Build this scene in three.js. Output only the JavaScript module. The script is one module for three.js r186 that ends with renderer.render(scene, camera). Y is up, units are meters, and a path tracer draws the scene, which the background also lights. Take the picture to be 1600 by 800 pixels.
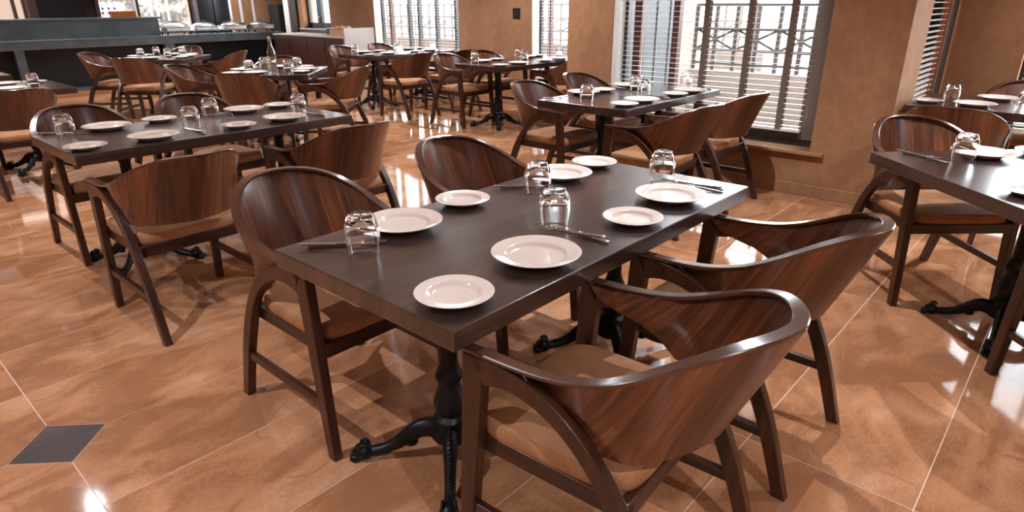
import * as THREE from 'three';
import { RoundedBoxGeometry } from 'three/addons/geometries/RoundedBoxGeometry.js';
import { mergeGeometries } from 'three/addons/utils/BufferGeometryUtils.js';
import { RectAreaLightUniformsLib } from 'three/addons/lights/RectAreaLightUniformsLib.js';

// ------------------------------------------------------------------ camera, sky, exposure
// World: X runs along the foreground table, Z across it (towards the camera side), Y up, metres. The origin is the near corner of that table.
const scene = new THREE.Scene();
const camera = new THREE.PerspectiveCamera(43.68, 2, 0.05, 200);
camera.position.set(-0.8576, 1.44, 0.9508);
{
  const pitch = 0.37827, roll = -0.005545, fx = 0.74343, fz = -0.66882;
  const fwd = new THREE.Vector3(fx * Math.cos(pitch), -Math.sin(pitch), fz * Math.cos(pitch));
  const right = new THREE.Vector3().crossVectors(fwd, new THREE.Vector3(0, 1, 0)).normalize();
  const up0 = new THREE.Vector3().crossVectors(right, fwd).normalize();
  camera.up.copy(up0.clone().multiplyScalar(Math.cos(roll)).addScaledVector(right, -Math.sin(roll)));
  camera.lookAt(camera.position.clone().add(fwd));
}
scene.add(camera);
const renderer = new THREE.WebGLRenderer({ antialias: true });
renderer.toneMapping = THREE.LinearToneMapping;
renderer.toneMappingExposure = 1.24;
renderer.shadowMap.enabled = true;
RectAreaLightUniformsLib.init();
scene.background = new THREE.Color(0.86, 0.94, 1.0);
scene.backgroundIntensity = 14.0;
const LAMP_CD = 19;                                   // candela of one ceiling downlight

// ------------------------------------------------------------------ helpers
function rng(seed) { let s = seed >>> 0; return () => { s = (s + 0x6D2B79F5) >>> 0; let t = s; t = Math.imul(t ^ (t >>> 15), t | 1); t ^= t + Math.imul(t ^ (t >>> 7), t | 61); return ((t ^ (t >>> 14)) >>> 0) / 4294967296; }; }
const V3 = (x, y, z) => new THREE.Vector3(x, y, z);
const lerp = (a, b, t) => a + (b - a) * t, clamp = (x, a, b) => Math.min(b, Math.max(a, x));
const smooth = (a, b, x) => { const t = clamp((x - a) / (b - a), 0, 1); return t * t * (3 - 2 * t); };
const counts = {};
function numbered(n) { const k = counts[n] = (counts[n] ?? -1) + 1; return k ? `${n}_${String(k).padStart(3, '0')}` : n; }
function shade(o) { o.traverse((m) => { if (m.isMesh) { m.castShadow = true; m.receiveShadow = true; } }); return o; }
function part(name, geo, mat, parent) { const m = new THREE.Mesh(geo, mat); m.name = name; m.castShadow = m.receiveShadow = true; parent.add(m); return m; }
function tag(o, label, category, group) { o.userData.label = label; o.userData.category = category; if (group) o.userData.group = group; else delete o.userData.group; return o; }
function thing(name, label, category, group, p = [0, 0, 0], turn = 0) { const g = new THREE.Group(); g.name = numbered(name); g.position.set(...p); g.rotation.y = turn; scene.add(g); return tag(g, label, category, group); }
function copyOf(src, name, label, p, turn = 0, group) { const c = src.clone(); c.userData = { ...src.userData }; c.name = numbered(name); c.position.set(...p); c.rotation.set(0, turn, 0); c.userData.label = label; if (group) c.userData.group = group; else delete c.userData.group; scene.add(c); return c; }
function struct(name, geo, mat) { const m = geo ? new THREE.Mesh(geo, mat) : new THREE.Group(); m.name = numbered(name); m.castShadow = m.receiveShadow = true; m.userData.kind = 'structure'; scene.add(m); return m; }
// texture coordinates in metres from position: v along the grain axis, by the dominant direction of each face
function triUV(g, grain = 'x', off = [0, 0]) {
  const q = g.index ? g.toNonIndexed() : g; const P = q.attributes.position, uv = new Float32Array(P.count * 2);
  const a = V3(), b = V3(), c = V3(), n = V3(); const gi = 'xyz'.indexOf(grain);
  for (let i = 0; i < P.count; i += 3) {
    a.fromBufferAttribute(P, i); b.fromBufferAttribute(P, i + 1); c.fromBufferAttribute(P, i + 2);
    n.crossVectors(b.clone().sub(a), c.clone().sub(a)); const m = [Math.abs(n.x), Math.abs(n.y), Math.abs(n.z)]; const d = m.indexOf(Math.max(...m));
    let vi = gi, ui; if (d === gi) { vi = (gi + 1) % 3; ui = (gi + 2) % 3; } else ui = 3 - d - gi;
    [a, b, c].forEach((p, k) => { const e = [p.x, p.y, p.z]; uv[(i + k) * 2] = e[ui] + off[0]; uv[(i + k) * 2 + 1] = e[vi] + off[1]; });
  }
  q.setAttribute('uv', new THREE.BufferAttribute(uv, 2)); return q;
}
function rbox(x0, x1, y0, y1, z0, z1, r = 0.003, grain = 'x', seg = 1) {
  const w = x1 - x0, h = y1 - y0, d = z1 - z0; r = Math.min(r, w * .45, h * .45, d * .45);
  const g = new RoundedBoxGeometry(w, h, d, seg, r); g.translate((x0 + x1) / 2, (y0 + y1) / 2, (z0 + z1) / 2); return triUV(g, grain);
}
function box(x0, x1, y0, y1, z0, z1, grain = 'x') { const g = new THREE.BoxGeometry(x1 - x0, y1 - y0, z1 - z0); g.translate((x0 + x1) / 2, (y0 + y1) / 2, (z0 + z1) / 2); return triUV(g, grain); }
const merge = (l) => mergeGeometries(l.map((g) => { const q = g.index ? g.toNonIndexed() : g; for (const k of Object.keys(q.attributes)) if (!['position', 'normal', 'uv'].includes(k)) q.deleteAttribute(k); return q; }));
// bar between two points with a rectangular section
function bar(a, b, w, h, r = 0.003, grain = 'y') {
  const L = a.distanceTo(b), g = new RoundedBoxGeometry(w, L, h, 1, r); const q = triUV(g, 'y');
  q.applyMatrix4(new THREE.Matrix4().compose(a.clone().lerp(b, .5), new THREE.Quaternion().setFromUnitVectors(V3(0, 1, 0), b.clone().sub(a).normalize()), V3(1, 1, 1))); return q;
}
function gridGeo(rows, cols, f, closeU = false) {   // f(i, j) -> {p, uv}; indexed, smooth normals
  const pos = [], uv = [], idx = [];
  for (let i = 0; i < rows; i++) for (let j = 0; j < cols; j++) { const r = f(i, j); pos.push(r.p.x, r.p.y, r.p.z); uv.push(...r.uv); }
  for (let i = 0; i < rows - 1; i++) for (let j = 0; j < cols - 1; j++) { const a = i * cols + j, b = a + 1, c = a + cols, d = c + 1; idx.push(a, c, b, b, c, d); }
  const g = new THREE.BufferGeometry(); g.setAttribute('position', new THREE.Float32BufferAttribute(pos, 3)); g.setAttribute('uv', new THREE.Float32BufferAttribute(uv, 2)); g.setIndex(idx); g.computeVertexNormals(); return g;
}
// ------------------------------------------------------------------ procedural textures
function noise2(seed, px, py) {                      // periodic value noise on a px x py lattice
  const r = rng(seed), t = new Float32Array(px * py).map(() => r());
  return (x, y) => { x = ((x % px) + px) % px; y = ((y % py) + py) % py; const i = Math.floor(x), j = Math.floor(y), fx = x - i, fy = y - j, sx = fx * fx * (3 - 2 * fx), sy = fy * fy * (3 - 2 * fy), i1 = (i + 1) % px, j1 = (j + 1) % py;
    return lerp(lerp(t[j * px + i], t[j * px + i1], sx), lerp(t[j1 * px + i], t[j1 * px + i1], sx), sy); };
}
function texture(w, h, f, rep, srgb = true) {        // f(u, v) -> [r, g, b] 0..255
  const d = new Uint8Array(w * h * 4);
  for (let j = 0; j < h; j++) for (let i = 0; i < w; i++) { const c = f(i / w, j / h), k = (j * w + i) * 4; d[k] = clamp(c[0], 0, 255); d[k + 1] = clamp(c[1], 0, 255); d[k + 2] = clamp(c[2], 0, 255); d[k + 3] = 255; }
  const t = new THREE.DataTexture(d, w, h, THREE.RGBAFormat); t.wrapS = t.wrapT = THREE.RepeatWrapping; t.magFilter = THREE.LinearFilter; t.minFilter = THREE.LinearMipmapLinearFilter; t.generateMipmaps = true;
  if (srgb) t.colorSpace = THREE.SRGBColorSpace; t.repeat.set(rep[0], rep[1]); t.needsUpdate = true; return t;
}
const mix3 = (a, b, t) => [lerp(a[0], b[0], t), lerp(a[1], b[1], t), lerp(a[2], b[2], t)];
function woodTex(seed, dark, mid, light, size = [0.45, 1.1]) {  // grain runs along v
  const a = noise2(seed, 9, 3), b = noise2(seed + 1, 34, 5), c = noise2(seed + 2, 120, 9), d = noise2(seed + 3, 256, 20), w = noise2(seed + 4, 4, 4);
  return texture(512, 1024, (u, v) => { const du = u + .035 * w(u * 4, v * 4);
    let n = .42 * a(du * 9, v * 3) + .3 * b(du * 34, v * 5) + .18 * c(du * 120, v * 9) + .1 * d(du * 256, v * 20);
    n = clamp((n - .22) / .58, 0, 1); const pore = d(du * 256 + 31, v * 20) > .86 ? .8 : 1; const q = n < .5 ? mix3(dark, mid, n * 2) : mix3(mid, light, n * 2 - 1); return q.map((x) => x * pore); }, [1 / size[0], 1 / size[1]]);
}
const texShell = woodTex(11, [58, 30, 17], [97, 54, 31], [142, 86, 52]);
const texFrame = woodTex(31, [46, 24, 16], [70, 39, 25], [98, 57, 37], [0.3, 0.9]);
const texTable = woodTex(51, [40, 28, 26], [57, 41, 38], [86, 59, 51], [0.6, 1.6]);
function tileTex(seed) {                              // clouded ceramic, softly drawn out along the tile's length (v)
  const a = noise2(seed, 5, 6), b = noise2(seed + 1, 11, 9), c = noise2(seed + 2, 26, 20), d = noise2(seed + 3, 160, 160), w = noise2(seed + 4, 6, 8), v1 = noise2(seed + 5, 9, 7);
  return texture(512, 1024, (u, v) => { const x = u + .16 * (w(u * 6, v * 8) - .5), y = v + .1 * (w(u * 6 + 3, v * 8 + 2) - .5);
    const n = .36 * a(x * 5, y * 6) + .28 * b(x * 11, y * 9) + .22 * c(x * 26, y * 20) + .14 * d(u * 160, v * 160);
    let q = mix3([150, 103, 72], [178, 127, 91], smooth(.3, .6, n)); q = mix3(q, [196, 152, 120], .8 * smooth(.56, .78, n));
    q = mix3(q, [132, 90, 68], .4 * smooth(.05, 0, Math.abs(v1(x * 9, y * 7) - .5)) * smooth(.55, .75, b(x * 11 + 5, y * 9)));
    return q; }, [1 / 0.95, 1 / 1.75]);
}
const texTiles = [tileTex(101), tileTex(211), tileTex(307)];
const texPlaster = (() => { const a = noise2(401, 6, 6), b = noise2(402, 30, 30), c = noise2(403, 150, 150), e = noise2(404, 60, 20);
  return texture(512, 512, (u, v) => { const n = .4 * a(u * 6, v * 6) + .25 * b(u * 30, v * 30) + .15 * c(u * 150, v * 150) + .2 * e(u * 60, v * 20); return mix3([150, 108, 75], [167, 122, 86], smooth(.25, .75, n)); }, [1 / 1.6, 1 / 1.6]); })();
const texPlasterBump = (() => { const a = noise2(411, 40, 40), b = noise2(412, 160, 160); return texture(512, 512, (u, v) => { const n = 255 * (.5 * a(u * 40, v * 40) + .5 * b(u * 160, v * 160)); return [n, n, n]; }, [1 / 1.6, 1 / 1.6], false); })();
const texFabric = (() => { const a = noise2(421, 128, 128), b = noise2(422, 5, 5); return texture(512, 512, (u, v) => { const x = u * 96 * Math.PI * 2, y = v * 96 * Math.PI * 2; const n = .5 + .22 * Math.sin(x) * Math.sin(y) + .3 * (a(u * 128, v * 128) - .5) + .35 * (b(u * 5, v * 5) - .5); return mix3([138, 92, 58], [194, 144, 102], clamp(n, 0, 1)); }, [1 / .24, 1 / .24]); })();
const texFabricBump = texture(512, 512, (u, v) => { const n = 127 + 120 * Math.sin(u * 96 * Math.PI * 2) * Math.sin(v * 96 * Math.PI * 2); return [n, n, n]; }, [1 / .24, 1 / .24], false);
const texGranite = (() => { const a = noise2(431, 8, 8), b = noise2(432, 90, 90), r = rng(433); const sp = []; for (let i = 0; i < 26; i++) sp.push([r(), r(), .0016 + .003 * r()]);
  return texture(512, 512, (u, v) => { let q = mix3([74, 84, 91], [106, 117, 124], .6 * a(u * 8, v * 8) + .4 * b(u * 90, v * 90)); for (const [x, y, s] of sp) if ((u - x) ** 2 + (v - y) ** 2 < s * s) q = [168, 172, 174]; return q; }, [1 / 1.3, 1 / 1.3]); })();
const texStone = (() => { const a = noise2(441, 14, 10), b = noise2(442, 60, 50); return texture(512, 512, (u, v) => mix3([70, 64, 58], [132, 124, 118], smooth(.3, .7, .6 * a(u * 14, v * 10) + .4 * b(u * 60, v * 50))), [1 / 2.4, 1 / 2.4]); })();

// ------------------------------------------------------------------ materials
const std = (o) => new THREE.MeshStandardMaterial(o), phy = (o) => new THREE.MeshPhysicalMaterial(o);
const M = {
  shell: phy({ map: texShell, roughness: .36, clearcoat: .35, clearcoatRoughness: .22 }),
  frame: phy({ map: texFrame, color: 0xd0c6c2, roughness: .38, clearcoat: .25, clearcoatRoughness: .3 }),
  rail: phy({ map: texFrame, roughness: .25, clearcoat: .9, clearcoatRoughness: .14 }),
  table: phy({ map: texTable, roughness: .28, clearcoat: .8, clearcoatRoughness: .17 }),
  fabric: std({ map: texFabric, bumpMap: texFabricBump, bumpScale: .0008, roughness: .85 }),
  iron: std({ color: 0x1c1d1e, roughness: .42, metalness: .55 }),
  china: phy({ color: 0xf0e4da, roughness: .16, clearcoat: .6, clearcoatRoughness: .06 }),
  steel: std({ color: 0xc9c4be, roughness: .2, metalness: 1 }),
  glass: phy({ color: 0xffffff, roughness: 0, transmission: 1, thickness: .02, ior: 1.5 }),
  pane: phy({ color: 0xffffff, roughness: 0, transmission: 1, thickness: 0, ior: 1.45 }),
  plaster: std({ map: texPlaster, bumpMap: texPlasterBump, bumpScale: .0015, roughness: .8 }),
  ceiling: std({ color: 0xe2e6ea, roughness: .9 }),
  grout: std({ color: 0xd2b8a4, roughness: .8 }),
  slate: std({ map: texTable, color: 0xf2d4c4, roughness: .5 }),
  granite: phy({ map: texGranite, roughness: .28 }),
  white: std({ color: 0xe8e4df, roughness: .5 }),
  slat: std({ color: 0xece8e2, roughness: .45 }),
  tape: phy({ color: 0x7d6c64, roughness: .9, transmission: .12, thickness: 0 }),
  maroon: std({ color: 0x4a1f1c, roughness: .5 }),
  darkframe: std({ color: 0x2b2a2c, roughness: .45 }),
  brownframe: std({ color: 0x3f2924, roughness: .45 }),
  darkpanel: phy({ color: 0x1b1d20, roughness: .15 }),
  railing: std({ color: 0x45403d, roughness: .6 }),
  concrete: std({ color: 0x6e645b, roughness: .85 }),
  render: std({ color: 0x97897e, roughness: .9 }),
  graniteDark: phy({ map: texGranite, color: 0x5c6064, roughness: .3 }),
  casing: std({ color: 0x6e5f57, roughness: .6 }),
  greyboard: std({ color: 0x4c4e51, roughness: .7 }),
  chrome: std({ color: 0xe2e2e2, roughness: .26, metalness: 1 }),
  black: std({ color: 0x161616, roughness: .5 }),
  laminate: phy({ color: 0xb3aaa4, roughness: .35 }),
  cabinet: phy({ map: texFrame, color: 0xe0c0b0, roughness: .4 }),
  bread: std({ color: 0xd0a070, roughness: .8 }),
  traywood: std({ color: 0xc49468, roughness: .6 }),
  orange: std({ color: 0xc2682f, roughness: .6 }),
  stone: std({ map: texStone, roughness: .9 }),
  rooftile: std({ color: 0x806c70, roughness: .7 }),
  lamp: std({ color: 0xffffff, emissive: 0xf8f8ff, emissiveIntensity: 4, roughness: .5 }),
};
const tileMats = texTiles.map((t, i) => phy({ map: t, roughness: [.055, .065, .06][i] }));

// ------------------------------------------------------------------ the setting: floor
const ULINES = [-2.18, -0.551, 1.083, 2.607, 4.16, 5.7, 7.25];
const VLINES = []; for (let k = -25; k <= 6; k++) VLINES.push(k <= 3 ? -1.485 + .455 * k : k === 4 ? .323 : .323 + (k - 4) * .517);
{
  const floor = struct('floor'); const r = rng(5);
  part('grout', box(-2.2, 7.7, -.05, -.0012, -14, 3.6), M.grout, floor);
  const t = .012, gap = .0036, D = .148, cx = -.551, cz = -1.485;
  const cache = {};
  const tileGeo = (w, d, k) => { const key = w.toFixed(3) + d.toFixed(3) + k; if (cache[key]) return cache[key];
    const g = new RoundedBoxGeometry(w, t, d, 1, .0012); const q = triUV(g, 'x', [k * .37, k * .73]); q.translate(0, -t / 2, 0); return cache[key] = q; };
  for (let i = 0; i + 1 < ULINES.length; i++) for (let j = 0; j + 1 < VLINES.length; j++) {
    const x0 = ULINES[i] + gap / 2, x1 = ULINES[i + 1] - gap / 2, z0 = VLINES[j] + gap / 2, z1 = VLINES[j + 1] - gap / 2;
    const k = Math.floor(r() * 4), mat = tileMats[Math.floor(r() * 3)];
    if (x0 > 4.6 && z0 > -2.8 && z1 < -.25) continue;
    const cornerX = Math.abs(x0 - cx) < .02 || Math.abs(x1 - cx) < .02, cornerZ = Math.abs(z0 - cz) < .02 || Math.abs(z1 - cz) < .02;
    if (cornerX && cornerZ) {                         // tile with a corner cut off by the dark inset
      const sx = Math.abs(x0 - cx) < .02 ? 1 : -1, sz = Math.abs(z0 - cz) < .02 ? 1 : -1, c = D + gap * .7;
      const pts = [[c, gap / 2], [sx > 0 ? x1 - cx : cx - x0, gap / 2], [sx > 0 ? x1 - cx : cx - x0, sz > 0 ? z1 - cz : cz - z0], [gap / 2, sz > 0 ? z1 - cz : cz - z0], [gap / 2, c]];
      const s = new THREE.Shape(pts.map(([a, b]) => new THREE.Vector2(cx + sx * a, -(cz + sz * b)))); const g = new THREE.ExtrudeGeometry(s, { depth: t, bevelEnabled: false }); g.rotateX(-Math.PI / 2); g.translate(0, -t, 0);
      part('tile', triUV(g, 'x', [k * .2, k * .4]), mat, floor); continue;
    }
    const m = part('tile', tileGeo(x1 - x0, z1 - z0, k), mat, floor); m.position.set((x0 + x1) / 2, 0, (z0 + z1) / 2);
  }
  const s = new THREE.Shape([[D, 0], [0, D], [-D, 0], [0, -D]].map(([a, b]) => new THREE.Vector2(cx + a, -(cz + b)))); const g = new THREE.ExtrudeGeometry(s, { depth: t, bevelEnabled: false }); g.rotateX(-Math.PI / 2); g.translate(0, -t, 0);
  const ins = part('inset_tile', triUV(g, 'x'), M.slate, floor); ins.userData.label = 'dark slate diamond inset tile';
  const outer = part('plain_floor', merge([box(-5.3, -2.1835, -.05, 0, -14, 3.6), box(-2.1835, 7.7, -.05, 0, 1.3605, 3.6)]), tileMats[0], floor); void outer;
}
// ------------------------------------------------------------------ walls with openings
const H = 2.8;
function wallU(x0, x1, z0, z1, holes) {               // wall in a plane of constant X; holes: [za, zb, ya, yb]
  const L = []; let z = z0; for (const [a, b, ya, yb] of holes) { if (a > z) L.push(box(x0, x1, 0, H, z, a, 'y')); if (ya > 0) L.push(box(x0, x1, 0, ya, a, b, 'y')); L.push(box(x0, x1, yb, H, a, b, 'y')); z = b; } if (z < z1) L.push(box(x0, x1, 0, H, z, z1, 'y')); return merge(L);
}
function wallV(z0, z1, x0, x1, holes) {
  const L = []; let x = x0; for (const [a, b, ya, yb] of holes) { if (a > x) L.push(box(x, a, 0, H, z0, z1, 'y')); if (ya > 0) L.push(box(a, b, 0, ya, z0, z1, 'y')); L.push(box(a, b, yb, H, z0, z1, 'y')); x = b; } if (x < x1) L.push(box(x, x1, 0, H, z0, z1, 'y')); return merge(L);
}
const WT = 2.5;                                      // window head
struct('wall_right', wallU(4.33, 4.58, -2.98, -.09, [[-2.47, -.607, .35, WT]]), M.plaster);
struct('wall_recess', wallV(-2.98, -2.78, 4.58, 6.75, []), M.plaster);
struct('wall_far_right', wallU(6.5, 6.75, -11.75, -2.98, [[-11.25, -10.3, .98, WT], [-8.93, -6.76, .35, WT], [-5.27, -4.62, .35, WT]]), M.plaster);
struct('wall_alcove', wallV(-.29, -.09, 4.58, 6.25, [[4.88, 5.6, .35, WT]]), M.plaster);
struct('wall_alcove_right', wallU(6.0, 6.25, -.09, 3.4, [[.42, 2.6, .35, WT]]), M.plaster);
struct('wall_left', box(-5.2, -5, 0, H, -13.6, 3.6, 'y'), M.plaster);
struct('wall_front', box(-5, 6.25, 0, H, 3.4, 3.6, 'y'), M.plaster);
struct('wall_back', merge([wallV(-13.5, -13.25, -5, 7.7, [[.6, 2.37, .9, 2.4], [3.48, 5.2, .9, 2.4], [6.2, 6.28, 1.0, 2.4], [6.47, 6.56, 1.0, 2.4]]), box(7.5, 7.7, 0, H, -13.25, -11.5, 'y'), box(6.75, 7.5, 0, H, -11.75, -11.55, 'y')]), M.plaster);
struct('ceiling', merge([box(-5.2, 4.58, H, H + .12, -13.6, 3.6), box(4.58, 7.7, H, H + .12, -13.6, -2.78), box(4.58, 6.25, H, H + .12, -.29, 3.6)]), M.ceiling);
struct('wall_yard', box(6.76, 7.72, -.06, H, -11.55, -11.53, 'y'), M.white);
struct('baseboard_right', merge([rbox(4.312, 4.332, 0, .09, -2.98, -.075, .004), rbox(4.312, 4.86, 0, .09, -.092, -.072, .004)]), M.plaster);
struct('baseboard_far', rbox(6.48, 6.502, 0, .09, -8.9, -2.98, .004), M.plaster);
struct('baseboard_alcove', rbox(5.98, 6.002, 0, .09, -.09, 3.4, .004), M.plaster);
struct('trim_1', rbox(6.44, 6.74, 0, H, -11.86, -11.66, .01, 'y'), M.white);           // white corner post by the counter
struct('trim_2', rbox(6.46, 6.52, 0, H, -11.6, -11.42, .004, 'y'), M.darkframe);
struct('trim_3', rbox(5.62, 5.86, 0, H, -.12, -.085, .004, 'y'), M.darkframe);

// windows: frame, mullions, panes in the wall's thickness
function windowU(x, za, zb, ya, yb, mull, mat, paneMat = M.pane) {     // in a wall of constant X
  const w = struct('window'); w.name = w.name.includes('_') ? w.name : 'window_0'; const f = .05, d = .06;
  part('window_frame', merge([rbox(x, x + d, ya, ya + .1, za, zb), rbox(x, x + d, yb - f, yb, za, zb), rbox(x, x + d, ya, yb, za, za + f, .003, 'y'), rbox(x, x + d, ya, yb, zb - f, zb, .003, 'y')]), M.darkframe, w);
  for (const [z, wd, mt] of mull) part('mullion', rbox(x - .01, x + d, ya + .05, yb, z - wd / 2, z + wd / 2, .003, 'y'), mt ?? mat, w);
  const edges = [za + f, ...mull.map((m) => m[0]), zb - f]; for (let i = 0; i + 1 < edges.length; i++) part('pane', box(x + .028, x + .034, ya + .08, yb - f, edges[i], edges[i + 1], 'y'), paneMat, w);
  return w;
}
function windowV(z, xa, xb, ya, yb, mull, mat) {      // in a wall of constant Z, frame from z - .06 to z
  const w = struct('window'); const f = .04, d = .06;
  part('window_frame', merge([rbox(xa, xb, ya, ya + .06, z - d, z), rbox(xa, xb, yb - f, yb, z - d, z), rbox(xa, xa + f, ya, yb, z - d, z, .003, 'y'), rbox(xb - f, xb, ya, yb, z - d, z, .003, 'y')]), mat, w);
  for (const [x, wd] of mull) part('mullion', rbox(x - wd / 2, x + wd / 2, ya + .03, yb, z - d, z + .01, .003, 'y'), mat, w);
  const edges = [xa + f, ...mull.map((m) => m[0]), xb - f]; for (let i = 0; i + 1 < edges.length; i++) part('pane', box(edges[i], edges[i + 1], ya + .05, yb - f, z - .034, z - .028, 'y'), M.pane, w);
  return w;
}
counts.window = 0;                                    // windows are window_001 ...
windowU(4.5, -2.47, -.607, .35, WT, [[-2.31, .075, M.maroon], [-1.93, .06, M.maroon], [-.69, .16, M.casing]], M.maroon);
windowU(6.66, -5.27, -4.62, .35, WT, [[-5.07, .05, M.maroon]], M.maroon);
windowU(6.66, -8.93, -6.76, .35, WT, [[-8.66, .06, M.maroon], [-8.15, .05, M.darkframe], [-7.9, .05, M.darkframe], [-7.46, .05, M.darkframe], [-7.0, .05, M.darkframe]], M.maroon);
const w4 = windowU(6.62, -11.25, -10.3, .98, WT, [[-10.83, .14, M.darkframe]], M.darkframe);
part('handle', merge([rbox(6.575, 6.612, 1.17, 1.2, -10.85, -10.82, .004), rbox(6.565, 6.585, 1.08, 1.2, -10.85, -10.825, .006)]), M.white, w4);
windowV(-.15, 4.88, 5.6, .35, WT, [], M.darkframe);
windowU(6.12, .42, 2.6, .35, WT, [[1.15, .06], [1.87, .06]], M.darkframe);
windowV(-13.28, .6, 2.37, .9, 2.4, [[1.4, .05], [2.2, .05]], M.brownframe);
windowV(-13.28, 3.48, 5.2, .9, 2.4, [[4.18, .05]], M.brownframe);
windowV(-13.28, 6.2, 6.28, 1.0, 2.4, [], M.white);
windowV(-13.28, 6.47, 6.56, 1.0, 2.4, [], M.white);
for (const [x0, x1, z] of [[4.335, 4.5, -2.462], [6.505, 6.66, -5.262], [6.505, 6.66, -8.922]]) struct('window_reveal', rbox(x0, x1, .35, WT, z - .008, z + .008, .002, 'y'), M.white);
struct('trim_4', rbox(4.285, 4.5, .325, .35, -2.52, -.5, .004, 'z'), M.plaster);      // window sill ledges
struct('trim_5', rbox(6.46, 6.66, .325, .35, -8.97, -6.7, .004, 'z'), M.plaster);
struct('trim_6', rbox(6.42, 6.62, .955, .98, -11.3, -10.25, .004, 'z'), M.laminate);

// venetian blinds: every slat its own part
function blind(label, axis, c, a, b, y0, y1, tapes, tapeW, cords = []) {  // axis 'z': slats run along Z at X = c; 'x': along X at Z = c
  const t = thing('venetian_blind', label, 'blind', null, axis === 'z' ? [c, y0, (a + b) / 2] : [(a + b) / 2, y0, c]);
  const L = b - a, g = axis === 'z' ? triUV(new THREE.BoxGeometry(.048, .0028, L), 'z') : triUV(new THREE.BoxGeometry(L, .0028, .048), 'x');
  const n = Math.floor((y1 - y0 - .04) / .0425);
  for (let i = 0; i < n; i++) { const s = part('slat', g, M.slat, t); s.position.y = .045 + i * .0425; if (axis === 'z') s.rotation.z = -.06; else s.rotation.x = .06; }
  const mk = (p, w, th, ya, yb) => axis === 'z' ? rbox(-th, th, ya, yb, p - (a + b) / 2 - w / 2, p - (a + b) / 2 + w / 2, .001, 'y') : rbox(p - (a + b) / 2 - w / 2, p - (a + b) / 2 + w / 2, ya, yb, -th, th, .001, 'y');
  part('bottom_rail', axis === 'z' ? rbox(-.025, .025, .0, .022, -L / 2, L / 2, .004, 'z') : rbox(-L / 2, L / 2, .0, .022, -.025, .025, .004), M.slat, t);
  part('head_rail', axis === 'z' ? rbox(-.03, .03, y1 - y0 - .01, y1 - y0 + .045, -L / 2, L / 2, .004, 'z') : rbox(-L / 2, L / 2, y1 - y0 - .01, y1 - y0 + .045, -.03, .03, .004), M.slat, t);
  for (const p of tapes) { const w = mk(p, tapeW, .0008, .01, y1 - y0); const f = w.clone(), k = w.clone(); const off = .026; axis === 'z' ? (f.translate(-off, 0, 0), k.translate(off, 0, 0)) : (f.translate(0, 0, off), k.translate(0, 0, -off)); part('ladder_tape', f, M.tape, t); part('ladder_tape', k, M.tape, t); }
  for (const [p, mat] of cords) { const w = mk(p, .006, .003, .02, y1 - y0); axis === 'z' ? w.translate(-.032, 0, 0) : w.translate(0, 0, .032); part('pull_cord', w, mat, t); }
  return t;
}
const red = std({ color: 0xc23a2c, roughness: .6 });
blind('white venetian blind over left part of the widest window, no wide tapes', 'z', 4.44, -2.44, -1.735, .465, 2.44, [], .02, [[-2.2, M.slat]]);
blind('white venetian blind with wide brown tapes beside the brown column', 'z', 4.44, -1.715, -.735, .465, 2.44, [-1.612, -1.243, -.91], .045);
blind('narrow white venetian blind in the slim window right of the wall switch', 'z', 6.59, -5.24, -4.65, .4, 2.44, [], .02, [[-5.0, M.slat]]);
blind('white venetian blind behind the table beside the sideboard', 'z', 6.59, -8.9, -6.79, .4, 2.44, [], .02, [[-8.4, M.slat], [-7.9, M.slat]]);
blind('white venetian blind with red cord in the right alcove', 'x', -.13, 4.9, 5.58, .4, 2.44, [], .02, [[5.42, red]]);
blind('white venetian blind at the right edge of the photo, past the orange wall', 'z', 6.06, .45, 2.57, .4, 2.44, [.9, 1.5, 2.1], .02);

// ------------------------------------------------------------------ outside: balcony, railing, ground
struct('ground', box(4.6, 40, -.2, -.06, -45, 30), M.concrete).userData.kind = 'structure';
struct('parapet', rbox(6.45, 6.62, -.06, .69, -2.78, -.29, .01, 'z'), M.render);
struct('wall_balcony', merge([box(4.6, 6.75, -.06, H, -2.78, -2.765, 'y'), box(4.6, 6.25, -.06, H, -.305, -.29, 'y')]), M.render);
struct('balcony_floor', box(4.58, 6.45, -.06, .02, -2.78, -.29), M.concrete);
struct('parapet', rbox(9.3, 9.47, -.06, .69, -14, -3, .01, 'z'), M.concrete);
function railing(label, x, z0, z1, mat = M.railing) {
  const t = thing('balcony_railing', label, 'railing', null, [x, .69, (z0 + z1) / 2]); const L = z1 - z0, c = (z0 + z1) / 2;
  for (const [y, h] of [[.71, .03], [.455, .03], [.225, .03], [.075, .025]]) part('rail', rbox(-.02, .02, y - h / 2, y + h / 2, -L / 2, L / 2, .004, 'z'), mat, t);
  const n = Math.round(L / .25); for (let i = 0; i <= n; i++) part('post', rbox(-.018, .018, 0, .72, -L / 2 + i * L / n - .022, -L / 2 + i * L / n + .022, .003, 'y'), mat, t);
  for (let i = 0; i + 1 < n; i += 2) { const a = -L / 2 + (i + .5) * L / n - .5 * L / n + .03, b = a + 2 * L / n - .06; part('cross', merge([bar(V3(0, .24, a), V3(0, .44, b), .02, .024), bar(V3(.001, .44, a), V3(.001, .24, b), .02, .024)]), mat, t); }
  return t;
}
railing('dark balcony railing with crossed lattice beyond the widest window', 6.53, -2.75, -.32);
railing('pale grey railing with crossed lattice far outside the narrower windows', 9.38, -13.5, -3.2, std({ color: 0x6f6a66, roughness: .6 }));
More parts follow.
